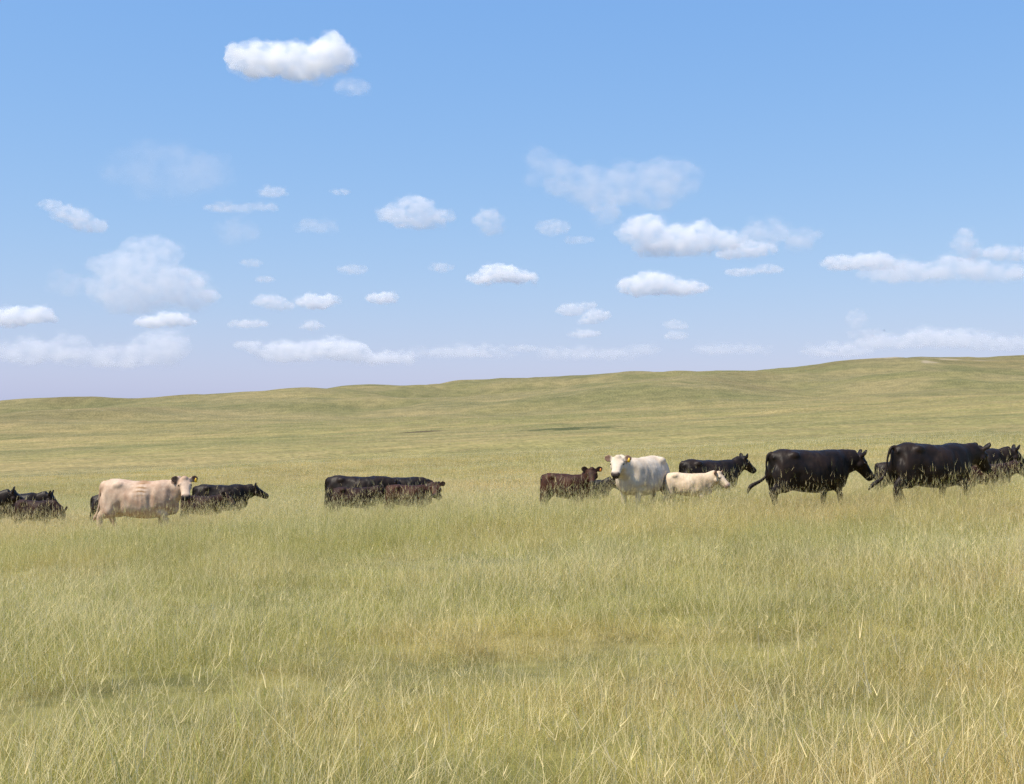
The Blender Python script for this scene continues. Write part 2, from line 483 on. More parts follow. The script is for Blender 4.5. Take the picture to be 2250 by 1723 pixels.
# ------------------------------------------------------------------ cattle
def hide_mat(name, base, dark, light, rough=0.55, sheen=0.0, muzzle=(0.02, 0.017, 0.016), ear=(0.05, 0.03, 0.025), marks=0.0, mark_col=(0.26, 0.14, 0.06)):
    m, nt, out = mat(name)
    tc = N(nt, 'ShaderNodeTexCoord')
    ob = tc.outputs['Object']
    n1 = noise(nt, ob, 3.0, 4, 0.65)
    n2 = noise(nt, scaled(nt, ob, (1, 1, 0.35)), 26, 3, 0.6)
    c = mixc(nt, ramp(nt, n1, 0.32, 0.68), dark, light)
    c = mixc(nt, 0.25, c, base)
    c = mixc(nt, math_n(nt, 'MULTIPLY', ramp(nt, n2, 0.35, 0.75), 0.25), c, dark)
    if marks:                                     # brown wet-looking rib smears behind the shoulder
        sp = N(nt, 'ShaderNodeSeparateXYZ'); nt.links.new(ob, sp.inputs[0])
        w = N(nt, 'ShaderNodeTexWave', bands_direction='Z'); w.inputs['Scale'].default_value = 3.6; w.inputs['Distortion'].default_value = 5.0; w.inputs['Detail'].default_value = 3.0
        nt.links.new(ob, w.inputs['Vector'])
        reg = math_n(nt, 'MULTIPLY', ramp(nt, sp.outputs[0], -0.08, 0.12), ramp(nt, sp.outputs[0], 0.36, 0.18))
        reg = math_n(nt, 'MULTIPLY', reg, ramp(nt, sp.outputs[2], 0.90, 1.10))
        reg = math_n(nt, 'MULTIPLY', reg, math_n(nt, 'MAXIMUM', ramp(nt, w.outputs[0], 0.35, 0.85), ramp(nt, sp.outputs[2], 1.22, 1.32)))
        c = mixc(nt, math_n(nt, 'MULTIPLY', reg, marks), c, mark_col)
    at = N(nt, 'ShaderNodeAttribute', attribute_name='coat')
    s2 = N(nt, 'ShaderNodeSeparateColor'); nt.links.new(at.outputs['Color'], s2.inputs[0])
    c = mixc(nt, s2.outputs[0], c, muzzle)
    c = mixc(nt, s2.outputs[1], c, ear)
    b = N(nt, 'ShaderNodeBsdfPrincipled')
    nt.links.new(c, b.inputs['Base Color'])
    b.inputs['Roughness'].default_value = rough
    b.inputs['Specular IOR Level'].default_value = 0.22 if base[0] > 0.1 else 0.17
    if sheen:
        b.inputs['Sheen Weight'].default_value = sheen
        b.inputs['Sheen Roughness'].default_value = 0.45
    bump = N(nt, 'ShaderNodeBump'); bump.inputs['Strength'].default_value = 0.35; bump.inputs['Distance'].default_value = 0.02
    nt.links.new(noise(nt, scaled(nt, ob, (1, 1, 0.4)), 18, 4, 0.65), bump.inputs['Height'])
    nt.links.new(bump.outputs[0], b.inputs['Normal'])
    nt.links.new(b.outputs[0], out.inputs[0])
    return m
def plain(name, col, rough=0.4, spec=0.5):
    m, nt, out = mat(name)
    b = N(nt, 'ShaderNodeBsdfPrincipled')
    tc = N(nt, 'ShaderNodeTexCoord')
    c = mixc(nt, noise(nt, tc.outputs['Object'], 30, 2), tuple(v * 0.85 for v in col), tuple(min(1, v * 1.15) for v in col))
    nt.links.new(c, b.inputs['Base Color'])
    b.inputs['Roughness'].default_value = rough
    b.inputs['Specular IOR Level'].default_value = spec
    nt.links.new(b.outputs[0], out.inputs[0])
    return m
HIDE = {
 'black': hide_mat('black_hide', (0.0080, 0.0058, 0.0048), (0.005, 0.0040, 0.0034), (0.026, 0.0145, 0.0095), 0.50, ear=(0.010, 0.007, 0.006), muzzle=(0.012, 0.010, 0.010)),
 'brown': hide_mat('brown_hide', (0.021, 0.0080, 0.0048), (0.010, 0.0046, 0.0034), (0.036, 0.0138, 0.0078), 0.62, ear=(0.03, 0.018, 0.014)),
 'red': hide_mat('red_brown_hide', (0.040, 0.0145, 0.0074), (0.017, 0.0072, 0.0045), (0.066, 0.0245, 0.012), 0.62, ear=(0.03, 0.018, 0.014)),
 'tan': hide_mat('tan_hide', (0.48, 0.335, 0.23), (0.34, 0.21, 0.14), (0.59, 0.455, 0.345), 0.7, marks=0.85, ear=(0.07, 0.035, 0.025)),
 'white': hide_mat('white_hide', (0.56, 0.465, 0.36), (0.47, 0.37, 0.27), (0.62, 0.535, 0.43), 0.7, muzzle=(0.05, 0.035, 0.03), ear=(0.16, 0.075, 0.05)),
 'cream': hide_mat('cream_hide', (0.56, 0.435, 0.30), (0.46, 0.335, 0.215), (0.62, 0.50, 0.375), 0.7, muzzle=(0.40, 0.27, 0.22), ear=(0.22, 0.09, 0.045)),
}
EYE = plain('eye_black', (0.006, 0.005, 0.005), 0.12)
NOSE = plain('nostril_dark', (0.012, 0.008, 0.008), 0.4)
TAGS = {'yellow': plain('yellow_tag', (0.75, 0.45, 0.03), 0.4), 'orange': plain('orange_tag', (0.65, 0.22, 0.03), 0.4)}

class Parts:
    def __init__(s): s.v = []; s.f = []
    def put(s, verts, faces):
        n = len(s.v); s.v.extend([tuple(p) for p in verts]); s.f.extend([[q + n for q in f] for f in faces])
    def blob(s, c, r, rot=None):
        pts = ICO3V * np.array(r)
        if rot is not None: pts = pts @ np.array(rot.to_3x3()).T
        s.put(pts + np.array(c), ICO3F)
    def loft(s, rings):
        """rings: list of equal-length point lists; closed with end fans"""
        n = len(rings[0]); verts = [p for r in rings for p in r]; faces = []
        for k in range(len(rings) - 1):
            for j in range(n):
                a, b = k * n + j, k * n + (j + 1) % n
                faces.append([a, b, b + n, a + n])
        c0 = np.mean(rings[0], 0); c1 = np.mean(rings[-1], 0)
        verts = verts + [c0, c1]; i0, i1 = len(verts) - 2, len(verts) - 1
        for j in range(n):
            faces.append([i0, (j + 1) % n, j])
            e = (len(rings) - 1) * n
            faces.append([i1, e + j, e + (j + 1) % n])
        s.put(verts, faces)
    def tube(s, pts, radii, n=10, sub=4):
        pts = [Vector(p) for p in pts]
        P, Rr = [], []
        m = len(pts)
        for k in range(m - 1):
            p0, p1, p2, p3 = pts[max(k - 1, 0)], pts[k], pts[k + 1], pts[min(k + 2, m - 1)]
            for q in range(sub):
                t = q / sub
                P.append(0.5 * ((2 * p1) + (p2 - p0) * t + (2 * p0 - 5 * p1 + 4 * p2 - p3) * t * t + (3 * p1 - p0 - 3 * p2 + p3) * t ** 3))
                u = t * t * (3 - 2 * t)
                Rr.append(np.atleast_1d(np.array(radii[k]) * (1 - u) + np.array(radii[k + 1]) * u))
        P.append(pts[-1]); Rr.append(np.atleast_1d(np.array(radii[-1])))
        rings = []
        for k, p in enumerate(P):
            t = (P[min(k + 1, len(P) - 1)] - P[max(k - 1, 0)]).normalized()
            side = t.cross(Vector((0, 0, 1)))
            if side.length < 0.2: side = Vector((0, 1, 0)) - t * t.y
            side.normalize(); up = side.cross(t).normalized()
            ra = np.atleast_1d(Rr[k]); rs, ru = (ra[0], ra[0]) if len(ra) == 1 else (ra[0], ra[1])
            rings.append([np.array(p + side * (rs * math.cos(a)) + up * (ru * math.sin(a))) for a in np.linspace(0, 2 * math.pi, n, endpoint=False)])
        s.loft(rings)

def egg(cx, w, top, bot, n=24, sq=0.86, mid=0.46):
    zm = bot + mid * (top - bot); pts = []
    for a in np.linspace(0, 2 * math.pi, n, endpoint=False):
        c, s = math.cos(a), math.sin(a)
        c = math.copysign(abs(c) ** sq, c); s = math.copysign(abs(s) ** sq, s)
        pts.append(np.array([cx, w * c, zm + (top - zm) * s if s > 0 else zm + (zm - bot) * s]))
    return pts

def melt(me, poll, n1, nd, hs, ear_axes):
    """relax the trunk so that its muscles run into one another; legs, tail, ears and face keep their shape"""
    n = len(me.vertices)
    co = np.empty(n * 3); me.vertices.foreach_get('co', co); co = co.reshape(-1, 3)
    ed = np.empty(len(me.edges) * 2, np.int32); me.edges.foreach_get('vertices', ed); ed = ed.reshape(-1, 2)
    deg = np.bincount(ed.ravel(), minlength=n)[:, None]
    w = smooth(0.42, 0.62, co[:, 2]) * smooth(-0.93, -0.80, co[:, 0])
    r = np.linalg.norm(co - np.array(poll), axis=1)
    w = w * (0.10 + 0.90 * smooth(0.20 * hs, 0.34 * hs, r))
    along = (co - np.array(n1)) @ np.array(nd)
    w = w * (1 - 0.85 * smooth(0.30, 0.42, along))
    for e0, ax, el in ear_axes:
        q = co - np.array(e0); u = q @ np.array(ax) / el
        off = np.linalg.norm(q - np.outer(u * el, np.array(ax)), axis=1)
        w = np.where((u > 0.1) & (u < 1.3) & (off < 0.12 * hs), 0.0, w)
    w = np.clip(w, 0.02, 1)[:, None] * 0.55
    for k in range(15):
        acc = np.zeros_like(co)
        for c in range(3):
            acc[:, c] = np.bincount(ed[:, 0], co[ed[:, 1], c], n) + np.bincount(ed[:, 1], co[ed[:, 0], c], n)
        co = co + (acc / deg - co) * w
    # loose skin: shallow folds and hollows over ribs and flank
    nr = np.empty(n * 3); me.vertex_normals.foreach_get('vector', nr); nr = nr.reshape(-1, 3)
    d = 0.020 * noise3(co * np.array([5.0, 4.0, 3.0]) + n * 0.013, 3) + 0.009 * noise3(co * np.array([13.0, 9.0, 7.0]) + 5.1, 4)
    # hollows of the flank, behind and before the shoulder, and the crease of the thigh
    ax = np.abs(co[:, 1])
    for cx_, cz_, rx_, rz_, dp in ((-0.20, 1.12, 0.17, 0.12, 0.024), (0.36, 0.90, 0.06, 0.24, 0.035), (0.80, 1.05, 0.07, 0.16, 0.035), (-0.36, 0.74, 0.07, 0.14, 0.045), (-0.80, 1.02, 0.06, 0.14, 0.03), (0.56, 0.66, 0.16, 0.05, 0.02)):
        g = np.exp(-((co[:, 0] - cx_) / rx_) ** 2 - ((co[:, 2] - cz_) / rz_) ** 2) * smooth(0.08, 0.16, ax)
        d = d - dp * g
    rib = np.sin((co[:, 0] * 1.0 + 0.18 * co[:, 2]) * 62.0) * np.exp(-((co[:, 0] - 0.12) / 0.22) ** 2 - ((co[:, 2] - 0.98) / 0.16) ** 2)
    d = d + 0.0045 * rib
    co = co + nr * (d[:, None] * w / 0.55)
    me.vertices.foreach_set('co', co.ravel())
    me.update()

def make_beast(name, label, cat, group, hide, px, py_back, s, height=None, heading=0, calf=False, neck=(0, 12), head=(0, -35),
               walk=0.0, tail='hang', ears=(0.75, 0.35, -0.35), tag=None, fat=1.0, seed=0, tuck=0.0, lie=0.0):
    """heading: degrees, 0 = walking to +X (right); neck/head: (yaw to the beast's left, pitch up) in degrees relative to the body"""
    rng = random.Random(seed)
    P = Parts()
    depth = 0.96 if calf else 1.10
    wid = (0.86 if calf else 1.0) * fat
    ln = 0.83 if calf else 0.95
    leg = 1.08 if calf else 1.0
    top0 = 1.34
    def tz(z):                                   # raises the belly line for calves
        return top0 - (top0 - z) * depth if z > 0.45 else z
    rows = [(-0.90, 0.07, 1.19, 0.98), (-0.875, 0.15, 1.25, 0.84), (-0.80, 0.215, 1.315, 0.72), (-0.66, 0.28, 1.350, 0.66), (-0.48, 0.325, 1.358, 0.60),
            (-0.25, 0.355, 1.338, 0.555), (0.0, 0.395, 1.322, 0.525), (0.22, 0.405, 1.318, 0.515), (0.42, 0.375, 1.328, 0.53),
            (0.58, 0.335, 1.342, 0.555), (0.72, 0.30, 1.335, 0.575), (0.86, 0.245, 1.30, 0.64), (0.95, 0.15, 1.22, 0.74)]
    P.loft([egg(x * ln, w * wid, tz(t), tz(b), mid=0.45) for x, w, t, b in rows])
    for sd in (-1, 1):
        P.blob((-0.44 * ln, sd * 0.225 * wid, tz(1.235)), (0.13, 0.095, 0.095))            # hook bone
        P.blob((-0.84 * ln, sd * 0.11 * wid, tz(1.185)), (0.06, 0.05, 0.06))             # pin bone
        P.blob((-0.63 * ln, sd * 0.165 * wid, tz(0.92)), (0.265, 0.15, 0.36), Euler((0, R(14), 0)).to_matrix())
        P.blob((0.58 * ln, sd * 0.205 * wid, tz(1.0)), (0.17, 0.115, 0.30), Euler((0, R(-14), 0)).to_matrix())
        P.blob((0.66 * ln, sd * 0.16 * wid, tz(0.78)), (0.15, 0.11, 0.17))
    P.blob((0.88 * ln, 0, tz(0.80)), (0.13, 0.055, 0.22))                                 # dewlap
    P.blob((0.80 * ln, 0, tz(0.76)), (0.16, 0.13, 0.19))                                 # brisket
    if not calf:
        P.blob((-0.46, 0, 0.585), (0.16, 0.13, 0.12))                                    # udder
    # legs: a step of the walk moves the lower joints
    for sd, ph in ((1, 0), (-1, 1)):
        w = walk * (1 if ph else -1)
        a = 0.17 * wid * sd
        hx = -0.20 * w; hl = max(0.0, -w) * 0.10
        P.tube([(-0.64 * ln, a * 1.0, tz(0.95)), (-0.66 * ln, a * 1.1, tz(0.72)), (-0.76 * ln + hx * 0.5, a * 1.05, 0.55), (-0.81 * ln + hx * 0.75, a, 0.44 + hl * .5), (-0.745 * ln + hx * 1.1, a, 0.17 + hl), (-0.70 * ln + hx * 1.25, a, 0.075 + hl), (-0.68 * ln + hx * 1.25, a, 0.0 + hl)],
               [(0.14, 0.22), (0.125, 0.215), (0.085, 0.125), (0.060, 0.085), (0.048, 0.055), (0.058, 0.062), (0.066, 0.074)])
        fx = 0.24 * w; fl = max(0.0, w) * 0.12
        P.tube([(0.60 * ln, a, tz(0.95)), (0.585 * ln + fx * 0.15, a, tz(0.70)), (0.60 * ln + fx * 0.45, a, 0.54), (0.61 * ln + fx * 0.8, a, 0.40 + fl * .7), (0.60 * ln + fx * 0.95, a, 0.16 + fl), (0.625 * ln + fx, a, 0.075 + fl), (0.635 * ln + fx, a, 0.0 + fl)],
               [(0.12, 0.18), (0.11, 0.155), (0.078, 0.098), (0.064, 0.070), (0.046, 0.050), (0.055, 0.060), (0.064, 0.072)])
    # neck and head
    hs = 1.30 if calf else 1.17
    nl = 0.52 if not calf else 0.52
    ny, npch = R(neck[0]), R(neck[1])
    nd = Vector((math.cos(ny) * math.cos(npch), math.sin(ny) * math.cos(npch), math.sin(npch)))
    n0 = Vector((0.60 * ln, 0, tz(1.0)))
    n1 = Vector((0.82 * ln, 0.0, tz(1.07)))
    poll = n1 + nd * nl * 0.78
    mid = n1 + nd * nl * 0.36
    P.tube([n0, n1, mid, poll - nd * 0.02], [(0.23 * wid, 0.31), (0.205 * wid, 0.285), (0.165, 0.25), (0.12 * hs, 0.17 * hs)], n=18, sub=5)
    hy, hp = R(head[0]), R(head[1])
    hf = Vector((math.cos(hy) * math.cos(hp), math.sin(hy) * math.cos(hp), math.sin(hp)))
    hsd = Vector((-math.sin(hy), math.cos(hy), 0))
    hu = hf.cross(hsd).normalized()
    if hu.z < 0: hu = -hu
    def H(t, sd, up): return poll + (hf * t + hsd * sd + hu * up) * hs
    sec = [(-0.075, 0.06, 0.055, 0.07), (-0.055, 0.098, 0.085, 0.11), (0.0, 0.122, 0.105, 0.145), (0.07, 0.128, 0.102, 0.165), (0.15, 0.120, 0.092, 0.162),
           (0.24, 0.098, 0.080, 0.142), (0.33, 0.086, 0.070, 0.122), (0.40, 0.090, 0.068, 0.112), (0.455, 0.090, 0.058, 0.100), (0.49, 0.074, 0.04, 0.080), (0.508, 0.04, 0.008, 0.045)]
    sh = 0.84 if calf else 0.91
    rings = []
    for t, w, u, d in sec:
        ring = []
        for a in np.linspace(0, 2 * math.pi, 18, endpoint=False):
            c, q = math.cos(a), math.sin(a)
            c = math.copysign(abs(c) ** 0.85, c); q = math.copysign(abs(q) ** 0.85, q)
            ww = w * (1.0 if q > -0.2 else 0.86)
            ring.append(np.array(H(t * sh, ww * c, u * q if q > 0 else d * q)))
        rings.append(ring)
    P.loft(rings)
    P.blob(H(-0.005, 0, 0.06), (0.075 * hs, 0.075 * hs, 0.075 * hs))                     # poll crest
    ear_axes = []
    for sd in (-1, 1):
        P.blob(H(0.125 * sh, sd * 0.095, 0.045), (0.04 * hs,) * 3)                      # brow
        P.blob(H(0.09, sd * 0.075, -0.07), (0.075 * hs, 0.075 * hs, 0.075 * hs))        # cheek
        ed = (hsd * sd * ears[0] + hu * ears[1] + hf * ears[2]).normalized()
        face = (Vector((hf.x, hf.y, 0.0)).normalized() + hsd * sd * 0.35); face = (face - ed * face.dot(ed)).normalized()
        brd = ed.cross(face).normalized()
        e0 = H(-0.015, sd * 0.092, 0.045)
        el = 0.175 * hs
        ear_axes.append((e0, ed, el))
        er = []
        for t, w, th in ((-0.10, 0.034, 0.028), (0.12, 0.042, 0.026), (0.36, 0.066, 0.024), (0.60, 0.076, 0.022), (0.82, 0.060, 0.020), (0.98, 0.028, 0.016)):
            c = e0 + ed * (el * t)
            er.append([np.array(c + brd * (w * hs * 1.0 * math.cos(a)) + face * (th * hs * math.sin(a)) + face * (0.35 * w * math.cos(a) ** 2 * hs)) for a in np.linspace(0, 2 * math.pi, 12, endpoint=False)])
        P.loft(er)
    # tail
    tb = Vector((-0.83 * ln, 0, tz(1.285)))
    if tail == 'hang':
        tp = [tb, (-0.92 * ln, 0, tz(1.24)), (-0.955 * ln, 0, tz(1.10)), (-0.945 * ln, 0.01, 0.85), (-0.95 * ln, 0.01, 0.66), (-0.955 * ln, 0.01, 0.52), (-0.95 * ln, 0.0, 0.40)]
    elif tail == 'swish':          # end of the tail thrown back
        tp = [tb, (-0.93 * ln, 0, tz(1.24)), (-0.97 * ln, 0, tz(1.08)), (-0.97 * ln, 0, 0.84), (-1.08 * ln, 0.0, 0.72), (-1.28, 0.0, 0.59), (-1.35, 0.0, 0.44)]
    elif tail == 'swing':          # whole tail lifted off the rump
        tp = [tb, (-0.95 * ln, 0, tz(1.25)), (-1.03 * ln, 0, tz(1.08)), (-1.06 * ln, 0, 0.86), (-1.16 * ln, 0.0, 0.66), (-1.30, 0.0, 0.54), (-1.43, 0.0, 0.42)]
    else:                          # 'drift'
        tp = [tb, (-0.92 * ln, 0, tz(1.24)), (-0.96 * ln, 0, tz(1.08)), (-0.97 * ln, 0, 0.82), (-1.00 * ln, 0, 0.62), (-1.06 * ln, 0, 0.48), (-1.13 * ln, 0, 0.37)]
    P.tube(tp, [0.055, 0.034, 0.024, 0.022, 0.034, 0.046, 0.016], n=10, sub=5)
    me = mesh_from(P.v, P.f, name)
    me = remeshed(me, 0.0165 if calf else 0.018, 2, 0.5)
    melt(me, poll, n1, nd, hs, ear_axes)
    me.name = name
    # coat markings by position: red = muzzle, green = ear
    n = len(me.vertices)
    co = np.empty(n * 3); me.vertices.foreach_get('co', co); co = co.reshape(-1, 3)
    rel = co - np.array(poll)
    t = rel @ np.array(hf) / hs; sdv = rel @ np.array(hsd) / hs; upv = rel @ np.array(hu) / hs
    inhead = (np.abs(sdv) < 0.14) & (np.abs(upv) < 0.2)
    col = np.zeros((n, 4), np.float32); col[:, 3] = 1
    mz = smooth(0.40, 0.445, t / sh + 0.03 * (upv < 0)) * inhead * smooth(0.075, 0.04, upv)
    col[:, 0] = mz
    earm = np.zeros(n)
    for e0, ed, el in ear_axes:
        q = co - np.array(e0); u = q @ np.array(ed) / el
        off = np.linalg.norm(q - np.outer(u * el, np.array(ed)), axis=1)
        earm = np.maximum(earm, smooth(0.22, 0.40, u) * (u < 1.2) * (off < 0.11 * hs))
    col[:, 1] = earm * 0.85
    ca = me.color_attributes.new('coat', 'FLOAT_COLOR', 'POINT')
    ca.data.foreach_set('color', col.ravel())
    me.materials.clear()
    me.materials.append(HIDE[hide])
    me.polygons.foreach_set('use_smooth', np.ones(len(me.polygons), bool))
    root = bpy.data.objects.new(name, None)
    COL.objects.link(root)
    root['label'] = label; root['category'] = cat
    if group: root['group'] = group
    body = bpy.data.objects.new('body', me); body.parent = root; COL.objects.link(body)
    def child(nm, mesh, m):
        mesh.materials.append(m)
        o = bpy.data.objects.new(nm, mesh); o.parent = root; COL.objects.link(o)
        mesh.polygons.foreach_set('use_smooth', np.ones(len(mesh.polygons), bool))
        return o
    for sd in (-1, 1):
        child('eye', mesh_from(ICO2V * 0.024 * hs + np.array(H(0.135 * sh, sd * 0.116, 0.03)), ICO2F), EYE)
        child('nostril', mesh_from(ICO2V * np.array([0.016, 0.016, 0.012]) * hs + np.array(H(0.488 * sh, sd * 0.040, 0.012)), ICO2F), NOSE)
    if tag:
        sd = tag[1]
        ed = (hsd * sd * ears[0] + hu * ears[1] + hf * ears[2]).normalized()
        fc = (hf * 0.8 + hsd * sd * 0.2).normalized(); fc = (fc - Vector((0, 0, fc.z))).normalized()
        rt = fc.cross(Vector((0, 0, 1))).normalized()
        c = H(-0.015, sd * 0.092, 0.045) + ed * 0.115 * hs + fc * 0.035 * hs
        prof = [(-0.016, 0.02), (0.016, 0.02), (0.022, -0.01), (0.036, -0.03), (0.036, -0.098), (0.028, -0.106), (-0.028, -0.106), (-0.036, -0.098), (-0.036, -0.03), (-0.022, -0.01)]
        vv = [c + rt * a * 0.85 + Vector((0, 0, b * 0.8)) + fc * d for d in (-0.004, 0.004) for a, b in prof]
        k = len(prof)
        ff = [list(range(k))[::-1], list(range(k, 2 * k))] + [[j, (j + 1) % k, k + (j + 1) % k, k + j] for j in range(k)]
        child('ear_tag', mesh_from(vv, ff), TAGS[tag[0]])
    # place it: px is where the middle of the trunk stands in the photograph, s the pixels per metre there
    y = F / s; x = (px - CX) / s
    z = float(ground_z(x, y))
    feet = HZ + F * (CAMZ - z) / y
    h = (feet - py_back) / s if height is None else height
    sc = h / 1.35
    root.location = (x, y, z - 0.015)
    root.rotation_euler = (0, 0, R(heading))
    root.scale = (sc, sc, sc)
    print('BEAST %-34s x %.1f y %.1f below %.2f h %.2f' % (label[:34], x, y, CAMZ - z, h))
    return root

HERD = 'cattle of the herd walking across the prairie'
def cow(label, hide, px, py, s, **k):  return make_beast('cow', label, 'cow', HERD, hide, px, py, s, seed=int(px), **k)
def calf(label, hide, px, py, s, **k): return make_beast('calf', label, 'calf', HERD, hide, px, py, s, calf=True, seed=int(px), **k)

# -- the group behind the tan cow
cow('black cow with raised head at the tail end of the herd', 'black', -58, 1077, 72, neck=(6, 30), head=(20, -36), walk=-0.5, ears=(0.6, 0.6, -0.3))
cow('black cow behind the grazing brown calf, muzzle just above its neck', 'black', 32, 1080, 69, neck=(0, 26), head=(5, -50), walk=0.6, ears=(0.6, 0.6, -0.3))
calf('dark brown calf with head down grazing before two black cows', 'brown', 78, 1097, 80, neck=(0, -26), head=(0, -74), heading=-8, walk=0.2, ears=(0.6, 0.5, -0.6))
calf('black calf half hidden behind the tan cow\'s tail', 'black', 252, 1084, 78, heading=25, walk=0.3, neck=(0, -2), head=(0, -40))
cow('tan cow with brown rib smears turning its face to the camera', 'tan', 306, 1052, 95, neck=(-14, 40), head=(-68, -46), ears=(1.0, 0.12, -0.05), walk=0.55, tail='drift', tag=('yellow', 1))
cow('black cow in profile ahead of the tan cow\'s face', 'black', 484, 1063, 68, heading=12, neck=(0, 18), head=(0, -30), walk=0.4, ears=(0.6, 0.6, -0.3))
calf('dark brown calf walking against the flank of a black cow ahead of the tan cow', 'brown', 442, 1087, 78, neck=(0, 34), head=(-30, -40), walk=-0.4)
# -- the tight group of four walking nose to tail
cow('black cow at the rear of the tight group of two cows and two calves', 'black', 782, 1044, 71, neck=(4, 4), head=(0, -50), walk=0.4)
cow('black cow at the front of the tight group, head hidden by a calf', 'black', 872, 1046, 70, neck=(24, -4), head=(50, -50), walk=-0.5)
calf('dark red brown calf below the rear cow of the tight group', 'brown', 776, 1069, 80, neck=(0, 24), head=(0, -38), tail='drift', walk=0.3)
calf('red brown calf looking at the camera beside the front cow of the tight group', 'red', 896, 1063, 81, neck=(-6, 32), head=(-98, -42), ears=(1.0, 0.28, -0.05), walk=-0.6)
# -- the standing group round the white cow
calf('red brown calf with orange ear tag standing and looking at the camera', 'red', 1240, 1039, 84, heading=-18, neck=(-4, 56), head=(-76, -42), ears=(1.0, 0.32, -0.05), tag=('orange', 1))
calf('small black calf peering out behind the tagged red brown calf', 'black', 1292, 1052, 78, neck=(0, 34), head=(0, -42), ears=(0.5, 0.4, -0.6), heading=-6)
cow('white cow with yellow ear tag facing the camera', 'white', 1414, 1001, 92, heading=234, neck=(-2, 34), head=(22, -37), ears=(1.0, 0.05, -0.05), tag=('yellow', 1), fat=1.08)
calf('cream white calf walking in front of a black cow', 'cream', 1510, 1037, 92, heading=-24, neck=(-4, 28), head=(-12, -40), ears=(1.0, 0.25, -0.1), walk=0.5)
cow('black cow with head high behind the cream white calf', 'black', 1556, 1008, 73, heading=18, neck=(0, 40), head=(0, -38), walk=-0.2, ears=(0.6, 0.6, -0.3))
# -- the leading group
cow('large black cow with lowered head walking alone between two groups', 'black', 1772, 985, 104, heading=16, neck=(-6, 14), head=(-14, -54), ears=(0.55, 0.75, -0.3), tail='swish', walk=0.45, fat=1.05)
calf('black calf half hidden behind the swinging tail of the leading cow', 'black', 1975, 1013, 88, walk=0.4, neck=(0, 0))
cow('large black cow with lifted swinging tail leading the herd', 'black', 2042, 971, 106, heading=18, neck=(4, 16), head=(10, -52), ears=(0.5, 0.8, -0.2), tail='swing', walk=0.8)
cow('black cow walking beyond the leading cow, only head and neck showing', 'black', 2126, 982, 93, neck=(0, 26), head=(0, -46), ears=(0.5, 0.8, -0.3), walk=-0.5)
calf('dark brown calf walking at the shoulder of the leading cow', 'brown', 2168, 1016, 96, neck=(0, 26), head=(0, -40), walk=0.7)

# ------------------------------------------------------------------ grass
def grass_mat(name, stem):
    m, nt, out = mat(name)
    oi = N(nt, 'ShaderNodeObjectInfo')
    ia = N(nt, 'ShaderNodeAttribute', attribute_name='soil', attribute_type='INSTANCER')
    base = mixc(nt, 1.0, ia.outputs['Color'], (2.45, 2.34, 2.05), 'MULTIPLY')
    at = N(nt, 'ShaderNodeAttribute', attribute_name='tone')          # r: how straw-coloured the blade is, g: lightness, b: height along the blade
    sp = N(nt, 'ShaderNodeSeparateColor'); nt.links.new(at.outputs['Color'], sp.inputs[0])
    straw = (0.72, 0.61, 0.34) if not stem else (0.84, 0.71, 0.42)
    leaf = (0.365, 0.38, 0.125)
    dead = (0.44, 0.265, 0.11)
    c = mixc(nt, ramp(nt, sp.outputs[0], 0.45, 0.75), leaf, straw)
    c = mixc(nt, ramp(nt, sp.outputs[0], 0.22, 0.12), c, dead)
    c = mixc(nt, 0.62 if not stem else 0.25, c, base)
    v = math_n(nt, 'ADD', math_n(nt, 'MULTIPLY', sp.outputs[1], 0.45), 0.80)
    v = math_n(nt, 'MULTIPLY', v, math_n(nt, 'ADD', math_n(nt, 'MULTIPLY', oi.outputs['Random'], 0.30), 0.85))
    hsv = N(nt, 'ShaderNodeHueSaturation'); nt.links.new(c, hsv.inputs['Color']); nt.links.new(v, hsv.inputs['Value'])
    c = hsv.outputs[0]
    d = N(nt, 'ShaderNodeBsdfDiffuse'); nt.links.new(c, d.inputs[0])
    t = N(nt, 'ShaderNodeBsdfTranslucent'); nt.links.new(c, t.inputs[0])
    mx = N(nt, 'ShaderNodeMixShader'); mx.inputs[0].default_value = 0.48
    nt.links.new(d.outputs[0], mx.inputs[1]); nt.links.new(t.outputs[0], mx.inputs[2])
    nt.links.new(mx.outputs[0], out.inputs[0])
    return m
LEAF_M = grass_mat('grass_blades', False)
STEM_M = grass_mat('grass_stems', True)

def blade(V, Fc, T, rng, x, y, h, w, lean, az, curve, seg, tone, light, base_z=-0.05, tipw=0.12):
    """one tapering, bending blade"""
    d = np.array([math.cos(az), math.sin(az)]); fa = az + rng.uniform(-1.2, 1.2)
    s = np.array([-math.sin(fa), math.cos(fa)])
    px, py, pz = x, y, base_z
    ang = lean
    n0 = len(V)
    for k in range(seg + 1):
        t = k / seg
        ww = w * (1 - (1 - tipw) * t ** 1.5) * 0.5
        V.append((px - s[0] * ww, py - s[1] * ww, pz)); V.append((px + s[0] * ww, py + s[1] * ww, pz))
        T.extend([(tone, light, t, 1)] * 2)
        st = h / seg
        px += d[0] * math.sin(ang) * st; py += d[1] * math.sin(ang) * st; pz += math.cos(ang) * st
        ang += curve / seg
    for k in range(seg):
        a = n0 + 2 * k
        Fc.append((a, a + 1, a + 3, a + 2))
    return px, py, pz

